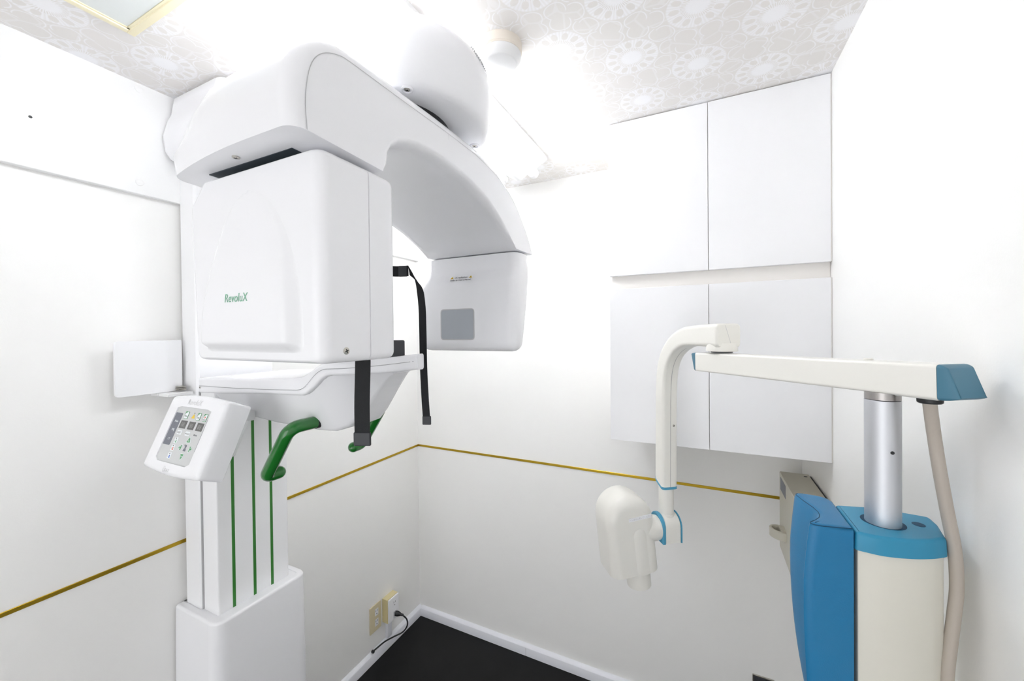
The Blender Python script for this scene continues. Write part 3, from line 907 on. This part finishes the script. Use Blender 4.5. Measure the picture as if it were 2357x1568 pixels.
# ------------------------------------------------------------------ plate by the column
t = thing('wall_shelf', 'small white rounded plate on a bracket beside the scanner column', 'wall shelf', (-1.47, .57, 1.47))
bm = bmesh.new(); prism(bm, rpoly([(.4955, 1.4715), (.652, 1.4725), (.652, 1.629), (.4955, 1.6285)], [.012, .004, .004, .008], 5), -1.4675, -1.458, .0015, 'yz', 2)
obj('back_plate', bm, M['plastic_soft'], t)
bm = bmesh.new(); box(bm, XL, -1.458, .588, .652, 1.462, 1.4715, .001, 1); box(bm, -1.458, -1.405, .592, .655, 1.4625, 1.4715, .001, 1)
obj('bracket', bm, M['white_metal'], t)
bm = bmesh.new()
for k in range(3): box(bm, -1.4565, -1.432, .632, .650, 1.4755+k*.0045, 1.4785+k*.0045, .0008, 1)
obj('hinge', bm, M['steel'], t, label='small steel hinge')

# ------------------------------------------------------------------ outlets
def socket_face(bm, T, v):
    flat(bm, rrect(-.011, .011, v-.017, v+.017, .002, 3), T, .0, .0008, 0)
    for du, dv in ((-.0055, .007), (.0055, .007)):
        flat(bm, [(du-.001, v+dv-.005), (du+.001, v+dv-.005), (du+.001, v+dv+.005), (du-.001, v+dv+.005)], T, .0006, .001, 1)
    flat(bm, ellipse(0, v-.008, .0024, .003, 10), T, .0006, .001, 1)
t = thing('wall_outlet', 'flat beige double outlet plate on the left wall near the corner', 'outlet', (XL, 1.465, .205))
bm = bmesh.new(); prism(bm, [(p[0], p[1]) for p in rrect(1.4275, 1.502, .139, .272, .003, 3)], XL, XL+.006, .002, 'yz', 2)
obj('cover_plate', bm, M['beige_plate'], t)
OT = frame_T((XL+.0061, 1.4710, .206), (0, 1, 0), (0, 0, 1), (1, 0, 0))
for v in (.026, -.026):
    bm = bmesh.new(); socket_face(bm, OT, v); obj('socket', bm, [M['label'], M['black']], t, wn=False, label='white socket')
t = thing('surface_outlet', 'beige surface-mounted outlet box with white face nearest the corner', 'outlet', (XL, 1.56, .205))
bm = bmesh.new(); box(bm, XL, XL+.036, 1.515, 1.592, .148, .270, .002, 2)
obj('back_box', bm, M['beige_side'], t, label='beige box')
bm = bmesh.new(); box(bm, XL+.036, XL+.0445, 1.5165, 1.5905, .1495, .2685, .003, 3)
obj('cover_plate', bm, M['label'], t, label='white face plate')
OT = frame_T((XL+.0446, 1.558, .206), (0, 1, 0), (0, 0, 1), (1, 0, 0))
for v in (.027, -.027):
    bm = bmesh.new(); socket_face(bm, OT, v); obj('socket', bm, [M['label'], M['black']], t, wn=False)
bm = bmesh.new(); box(bm, XL, XL+.017, 1.535, 1.566, .0537, .148, .001, 1)
obj('conduit', bm, M['ivory_trim'], t, label='white conduit strip')
t = thing('power_cord', 'black plug and cord from the surface outlet hanging over the baseboard', 'cord', (XL+.05, 1.565, .17))
bm = bmesh.new()
lathe(bm, [(.0105, 0), (.0125, .002), (.0125, .014), (.0085, .026), (.0062, .030), (.0058, .044), (0, .045)], (XL+.0455, 1.562, .178), (.86, .35, -.2), 20)
obj('plug', bm, M['black'], t)
bm = bmesh.new()
pth = catmull([(XL+.083, 1.577, .168), (XL+.095, 1.592, .140), (XL+.090, 1.600, .100), (XL+.068, 1.590, .066), (XL+.040, 1.553, .058), (XL+.024, 1.505, .061), (XL+.0165, 1.455, .060), (XL+.015, 1.435, .060)], 8)
tube(bm, pth, .0037, 12, True)
obj('cable', bm, M['black'], t, 60)
bm = bmesh.new(); box(bm, XL+.008, XL+.023, 1.428, 1.440, .0538, .066, .003, 2)
obj('cable_clip', bm, M['black'], t)
t = thing('back_outlet', 'dark metal outlet plate low on the back wall left of the blue cushion', 'outlet', (.215, YB, .20))
bm = bmesh.new(); box(bm, .1765, .2505, YB-.006, YB, .145, .266, .002, 2)
obj('frame', bm, M['steel'], t, label='steel frame')
bm = bmesh.new(); box(bm, .1805, .2465, YB-.0075, YB-.004, .149, .2615, .001, 1)
obj('cover_plate', bm, M['charcoal'], t, label='dark cover')

# ------------------------------------------------------------------ box on the right wall
t = thing('wall_control_box', 'beige control box with a ring holder on the right wall behind the blue cushion', 'control box', (XR, 1.55, 1.0))
bm = bmesh.new(); box(bm, .2505, .336, 1.42, 1.685, .86, 1.132, .003, 2)
cb = obj('casing', bm, M['beige_box'], t)
bm = bmesh.new(); box(bm, .336, XR, 1.425, 1.680, .866, 1.127)  # dark plate behind the casing; the shade of the gap is its colour
obj('gap_shade_plate', bm, M['charcoal'], t)
bm = bmesh.new(); box(bm, .2498, .253, 1.568, 1.662, 1.074, 1.119, .001, 1)
obj('display', bm, M['key_dark'], t, label='grey display strip')
bm = bmesh.new(); lathe(bm, [(.0055, -.001), (.0055, .0006), (0, .0006)], (.322, 1.655, 1.132), n=16)
obj('screw_hole', bm, M['black'], t)
bm = bmesh.new()
lathe(bm, [(.035, -.014), (.035, .012), (.032, .014), (.027, .014), (.025, .010), (.023, -.004), (.021, -.014)], (.2385, 1.585, .952), n=36, sx=.8, sy=1.0)
box(bm, .236, .252, 1.565, 1.605, .935, .968)
obj('ring_holder', bm, M['beige_box'], t)

# ------------------------------------------------------------------ intraoral unit on the right
IU = thing('intraoral_xray_unit', 'cream and blue dental X-ray arm on a column with a blue padded back', 'dental X-ray unit', (.255, .785, 0))
front_arc = [(p.x, p.y) for p in catmull([(.2075, .7205, 0), (.2300, .7180, 0), (.2600, .7250, 0), (.2860, .7370, 0), (.3020, .7480, 0)], 6)]
plan = rpoly([(.1985, .8220), (.1985, .7225)]+front_arc+[(.3080, .7530), (.3180, .8000), (.3190, .8290), (.2900, .8330), (.2400, .8335)],
             [.006, .008]+[0]*len(front_arc)+[.010, .03, .008, .01, .01], 5)
bm = bmesh.new(); prism(bm, inset(plan, .0035), 0, 1.33, 0)
ch = obj('column_housing', bm, M['cream_col'], IU, 25)
bm = bmesh.new()
loft(bm, [[Vector((u, v, z)) for u, v in inset(plan, i)] for z, i in ((1.3235, .001), (1.324, 0), (1.3450, .0008), (1.3482, .0020), (1.3496, .0040), (1.350, .0060))])
cap = obj('column_cap', bm, M['blue_cap'], IU, 35, label='sky blue cap')
bm = bmesh.new(); flat(bm, ellipse(.2464, .7765, .0262, .0255, 36), lambda p: p, 1.3485, 1.3503, 0)  # dark disc on the cap; shade inside the opening put into its colour
obj('post_opening', bm, M['thread_and_shade'], cap, wn=False)
bm = bmesh.new(); flat(bm, ellipse(.2908, .7880, .0075, .0082, 20), lambda p: p, 1.3485, 1.3503, 0)
obj('cable_opening', bm, M['thread_and_shade'], cap, wn=False)
PX, PY = .2453, .7735
bm = bmesh.new(); lathe(bm, [(.0210, 1.335), (.0210, 1.536), (.0205, 1.5365)], (PX, PY, 0), n=48)
post = obj('post', bm, M['alu'], IU, 30, label='satin aluminium post')
bm = bmesh.new(); lathe(bm, [(.0208, 1.5375), (.0208, 1.5485)], (PX, PY, 0), n=48)
obj('collar', bm, M['alu_dark'], post, 30)
bm = bmesh.new(); lathe(bm, [(.0025, -.001), (.0025, .0006), (.0008, .0006), (.0008, .0002)], (PX+.0045, PY-.0205, 1.462), (.22, -.97, 0), 14)
obj('set_screw', bm, M['black'], post)

D1 = Vector((-.582, .813, -.0205)).normalized(); N1 = Vector((-.813, -.582, 0)).normalized(); UP = D1.cross(N1)*-1
if UP.z < 0: UP = -UP
AO = Vector((PX+.0052, PY+.0025, 1.5710))
AT = lambda p: AO+D1*p[0]+N1*p[1]+UP*p[2]      # along arm, towards camera side, up
bm = bmesh.new()
sec = rrect(-.0255, .0255, -.0232, .0235, .005, 4)
loft(bm, [[AT((s, u, v)) for u, v in sec] for s in (-.0775, .4195)])
sa = obj('support_arm', bm, M['cream'], IU, 40)
bm = bmesh.new()
# rounded wedge end near the post
rings = []
for k in range(9):
    f = k/8
    rings.append([AT((-.0780-.0235*(math.sin(PI/2*f) if f < 1 else 1)*(1-.72*max(0, (v+.0232)/.0467)**1.5)*(1-.30*max(0, (-.013-v)/.0102)**2), u*(1-.0*f), v)) for u, v in inset(sec, .0055*(1-math.cos(PI/2*f))*1.0)])
loft(bm, rings)
obj('end_cap', bm, M['blue_end_shaded'], sa, 60, label='blue end cap')
bm = bmesh.new()
rings = [[AT((.4200+(.0175*f)*(1-.65*max(0, (.0235-v)/.046)**2), u, v)) for u, v in inset(sec, .002*f*f)] for f in (0, .25, .5, .75, .95, 1)]
loft(bm, rings)
obj('end_cap', bm, M['blue_end_shaded'], sa, 60, label='blue end cap')
bm = bmesh.new(); lathe(bm, [(.0062, 0), (.0062, .0025), (.0045, .003), (0, .003)], AT((.028, -.004, .0235)), UP, 20)
obj('cap_screw', bm, M['cream'], sa)
gp = AT((-.052, -.002, -.0225))
bm = bmesh.new(); lathe(bm, [(.0135, .004), (.0135, -.001), (.0130, -.008), (.0115, -.0095), (0, -.0095)], gp, UP, 32)
obj('grommet', bm, M['black'], sa, label='black cable grommet')
bm = bmesh.new(); box(bm, -.074, -.024, -.018, .0195, -.0242, -.022, .0008, 1, T=AT)
obj('bottom_plate', bm, M['cream'], sa)
bm = bmesh.new()
cab = catmull([gp+Vector((0, 0, .004)), gp+Vector((0, 0, -.010)), (.2918, .7470, 1.493), (.2990, .7510, 1.4437), (.3085, .7560, 1.387), (.3168, .7580, 1.333), (.3190, .7580, 1.2834), (.3160, .7565, 1.2466), (.3108, .7545, 1.1974), (.3062, .752, 1.1433), (.3045, .752, 1.0), (.3060, .753, .6), (.305, .753, .10)], 7)
tube(bm, cab, .0074, 18)
obj('cable', bm, M['cable'], IU, 60, label='thick beige grey cable')

# cushion: plan section lofted over height
cpl = [(.1970, .7225), (.1560, .7135), (.1455, .7140), (.1405, .7175), (.1415, .7230), (.1500, .7340), (.1570, .7460), (.1600, .7570), (.1605, .7680), (.1575, .7830),
       (.1490, .8080), (.1440, .8270), (.1432, .8345), (.1470, .8400), (.1560, .8425), (.1740, .8420), (.1860, .8390), (.1935, .8320), (.1970, .8220)]
def cush(z, i):
    if z > 1.25: d = .006*((z-1.25)/.1)**2
    else: d = .0215*((1.25-z)/.24)**2*(1 if z > 1.0 else 1)
    d = min(d, .034)
    pts = []
    for x, y in cpl:
        w = max(0, min(1, (.1945-x)/.03))
        w2 = 1+.9*max(0, min(1, (y-.74)/.09))*(1 if z < 1.25 else 0)
        wid = -.004*min(1, max(0, (1.352-z)/.08))*w
        pts.append((x+(d*w2*w*.55+wid)*1., y))
    return [Vector((x, y, z)) for x, y in inset(pts, i)]
bm = bmesh.new()
zs = [(1.3550, .0075), (1.3548, .005), (1.3540, .0022), (1.3522, .0006), (1.349, 0)]+[(1.349-.6*k/30, 0) for k in range(1, 31)]+[(.745, .003), (.742, .008)]
loft(bm, [cush(z, i) for z, i in zs])
cu_ = obj('back_cushion', bm, M['vinyl'], IU, 60, label='blue vinyl back cushion with a hollow down the middle')
bm = bmesh.new()
tube(bm, cush(1.3535, .0012)[:15], .0006, 6)
obj('piping', bm, M['thread_and_shade'], cu_)

# bent extension arm
XA = lambda p: Vector((PX+.0052, PY+.0025, 0))+Vector((-.582, .813, 0)).normalized()*p[0]+N1*p[1]+Vector((0, 0, p[2]))
bm = bmesh.new()
lathe(bm, [(.0235, 1.5895), (.0235, 1.5925)], XA((.355, 0, 0)), n=36)
obj('pivot_gasket', bm, M['charcoal'], sa)
bm = bmesh.new()
lathe(bm, [(.0335, 1.5925), (.0345, 1.594), (.0335, 1.603), (.031, 1.612)], XA((.355, .0, 0)), n=40)
pv = obj('pivot_disc', bm, M['cream'], IU, 40)
path = [XA((s, 0, z)) for s, z in ((.338, 1.630), (.38, 1.630), (.44, 1.6285), (.475, 1.6255), (.510, 1.614), (.540, 1.597), (.566, 1.571), (.582, 1.541), (.591, 1.505), (.595, 1.46), (.597, 1.38), (.5985, 1.28), (.600, 1.178))]
path = catmull(path, 5)
DHV = Vector((-.582, .813, 0)).normalized()
bm = bmesh.new()
F = frames(path, N1)
rings = []
for i, p in enumerate(path):
    tt, nn, bb = F[i]
    f = i/(len(path)-1)
    hw = .0325-.0085*min(1, f/.45); hh = .0285-.0035*min(1, f/.3)-.001*f
    s_ = rrect(-hw, hw, -hh, hh, .011, 5)
    last3 = max(0, 1-(len(path)-1-i)/3.)
    rings.append([p+nn*u+bb*v+Vector((0, 0, .9*last3*max(0, (bb*v).dot(DHV)))) for u, v in s_])
first = rings[0]
t0 = F[0][0]
c0 = path[0]
pre = []
for k in range(5, 0, -1):
    a = PI/2*k/5
    sc = 1-.14*(1-math.cos(a))
    pre.append([c0+(q-c0)*sc-t0*(.008*math.sin(a)) for q in first])
loft(bm, pre+rings)
xa = obj('extension_arm', bm, M['cream'], IU, 50)
# moulding seam along the inner face
bm = bmesh.new()
seam = []
for i, p in enumerate(path):
    tt, nn, bb = F[i]
    inner = bb if (XA((.40, 0, 1.50))-p).dot(bb) > 0 else -bb
    f = i/(len(path)-1); hh = .0285-.0035*min(1, f/.3)-.001*f
    seam.append(p+inner*(hh+.0003))
for i in range(len(seam)-1):
    pass
ribs = [q for i, q in enumerate(seam) if i > 18]
rb_ = []
for i, p in enumerate(ribs):
    rb_.append((bm.verts.new(p+N1*.0006), bm.verts.new(p-N1*.0006)))
for a, b_ in zip(rb_[:-1], rb_[1:]): bm.faces.new((a[0], b_[0], b_[1], a[1]))
obj('moulding_seam', bm, M['seam'], xa, wn=False)
bm = bmesh.new()
e0 = path[0]-t0*.0084
ribbon(bm, [e0+N1*(.010-.016*k/10)+Vector((0, 0, .0240-.048*k/10)) for k in range(11)], .0009, -t0)
obj('end_seam', bm, M['seam_soft'], xa, wn=False)
scp = path[-10]-Vector((-.582, .813, 0)).normalized()*.0245-N1*.010
screw(xa, scp, -Vector((-.582, .813, 0)), .0035)
# blue band, neck, yoke
VB = path[-1]
bm = bmesh.new()
DH = Vector((-.582, .813, 0)).normalized()
bsec = rrect(-.0238, .0238, -.0243, .0243, .010, 5)
loft(bm, [[Vector((VB.x, VB.y, z+.9*max(0, v)))+N1*u*k+DH*v*k for u, v in bsec] for z, k in ((1.1785, 1.0), (1.1783, 1.012), (1.171, 1.012), (1.1705, .97))])
obj('band', bm, M['blue_ring'], xa, 40, label='blue band')
bm = bmesh.new(); lathe(bm, [(.0215, 1.19), (.0215, 1.085)], (VB.x, VB.y, 0), n=36)
obj('neck', bm, M['cream'], IU, 30)
YT = lambda p: Vector((VB.x, VB.y, 1.055))+N1*p[0]+DH*p[1]+Vector((0, 0, p[2]))
arch = [(-.036, -.038), (.036, -.038)]+[(.036*math.cos(PI*k/14), .004+.036*math.sin(PI*k/14)) for k in range(15)]
def arch_prism(bm, a, b_, g=0., r=0.):
    q = inset(arch, -g)
    rr = [(a, r), (a+r, 0), (b_-r, 0), (b_, r)] if r else [(a, 0), (b_, 0)]
    loft(bm, [[YT((s, u, v)) for u, v in inset(q, i)] for s, i in rr])
bm = bmesh.new(); arch_prism(bm, -.026, .022, 0, .002)
lathe(bm, [(.0245, 1.080), (.0235, 1.092), (.0222, 1.094)], (VB.x, VB.y, 0), n=32)
yk = obj('yoke', bm, M['cream'], IU, 40)
bm = bmesh.new(); arch_prism(bm, -.0295, -.0262, .0012)
obj('yoke_band', bm, M['blue_ring'], yk, 40, label='blue band')
bm = bmesh.new(); arch_prism(bm, .0222, .0335, .001, .002)
obj('yoke_band', bm, M['blue_ring'], yk, 40, label='blue band')
bm = bmesh.new(); lathe(bm, [(.0345, .0335), (.0365, .042), (.0372, .055), (.0365, .075), (.0335, .093), (.027, .108), (.016, .118), (0, .121)], YT((0, -.004, -.002)), N1, 36)
obj('knuckle', bm, M['cream'], IU, 50)

# tube head: arch profile extruded along DH, leaning a little
HC = YT((.126, .020, .000))
lean = math.radians(6)
HU = (Vector((0, 0, 1))*math.cos(lean)+N1*math.sin(lean)).normalized()
HW = (N1*math.cos(lean)-Vector((0, 0, 1))*math.sin(lean)).normalized()
HT = lambda p: HC+HW*p[0]+DH*p[1]+HU*p[2]
hw = .0735
def head_prof(i, fac=1.):
    w_ = hw-i
    pts = [(-w_, -.119), (w_, -.119)]
    for k in range(25):
        a = PI*k/24
        pts.append((w_*math.cos(a), .032+(.075-i)*math.sin(a)))
    return pts
bm = bmesh.new()
rings = []
for k in range(8):
    a = PI/2*k/7
    rings.append([HT((u, -.060+.030*(1-math.cos(a)), v)) for u, v in head_prof(.030*(1-math.sin(a)))])
for k in range(7, -1, -1):
    a = PI/2*k/7
    rings.append([HT((u, .062-.028*(1-math.cos(a)), v)) for u, v in head_prof(.028*(1-math.sin(a)))])
loft(bm, rings)
hd = obj('tube_head', bm, M['cream'], IU, 60)
bm = bmesh.new()
lathe(bm, [(.052, -.1195), (.052, -.004), (.0505, .008), (.046, .020), (.036, .030), (.018, .036), (0, .038)], HT((-.019, -.0118, 0)), HU, 36, 1., 1.)
obj('beam_bulge', bm, M['cream'], hd, 60)
bm = bmesh.new()
lathe(bm, [(.0355, -.112), (.0350, -.176), (.0335, -.176), (.0325, -.130), (0, -.130)], HT((-.022, -.012, 0)), HU, 40)
obj('cone', bm, M['cream'], hd, 40)
bm = bmesh.new()
LBT = frame_T(HT((-.026, -.0606, .046)), -HW*.995+HU*.03, HU, -DH)
flat(bm, [(-.036, -.0045), (.034, -.0045), (.034, .0055), (-.036, .0055)], LBT, -.0006, .0005, 0)
text(bm, 'ーンは元に戻してください', .0068, lambda p: LBT((-.0345+p[0]*.84, -.0022+p[1], .0006+p[2])), 'LEFT', 1, .00005)
obj('label_strip', bm, [M['label'], M['grey_ink']], hd, wn=False, label='narrow white label strip with grey Japanese lettering')

# ------------------------------------------------------------------ camera
H = 1.645
f_px, cy_px, roll, yaw, pitch = 901.9, 771.0, .0105, .4501, .0087
fw = Vector((-math.sin(yaw)*math.cos(pitch), math.cos(yaw)*math.cos(pitch), -math.sin(pitch)))
rt = Vector((math.cos(yaw), math.sin(yaw), 0)); up = rt.cross(fw)
R = rt*math.cos(roll)-up*math.sin(roll); U = rt*math.sin(roll)+up*math.cos(roll)
cd = bpy.data.cameras.new('camera'); cam = bpy.data.objects.new('camera', cd); COL.objects.link(cam)
cam.matrix_world = Matrix(((R.x, U.x, -fw.x, 0), (R.y, U.y, -fw.y, 0), (R.z, U.z, -fw.z, H), (0, 0, 0, 1)))
cd.sensor_fit = 'HORIZONTAL'; cd.sensor_width = 36
cd.lens = 36*f_px/2357
cd.shift_y = -(784-cy_px)/2357
cd.clip_start = .01
C.camera = cam

# ------------------------------------------------------------------ light and look
w = bpy.data.worlds.new('world'); C.world = w; w.use_nodes = True
w.node_tree.nodes['Background'].inputs[0].default_value = (.975, .985, 1, 1)
w.node_tree.nodes['Background'].inputs[1].default_value = 1.2  # even fill light, coming in through the added doorway
C.view_settings.view_transform = 'Standard'
C.view_settings.look = 'None'
C.view_settings.exposure = 1.17
C.view_settings.gamma = 1
C.view_settings.use_curve_mapping = False
C.cycles.use_denoising = True
C.cycles.max_bounces = 14
C.cycles.diffuse_bounces = 10
C.cycles.glossy_bounces = 6
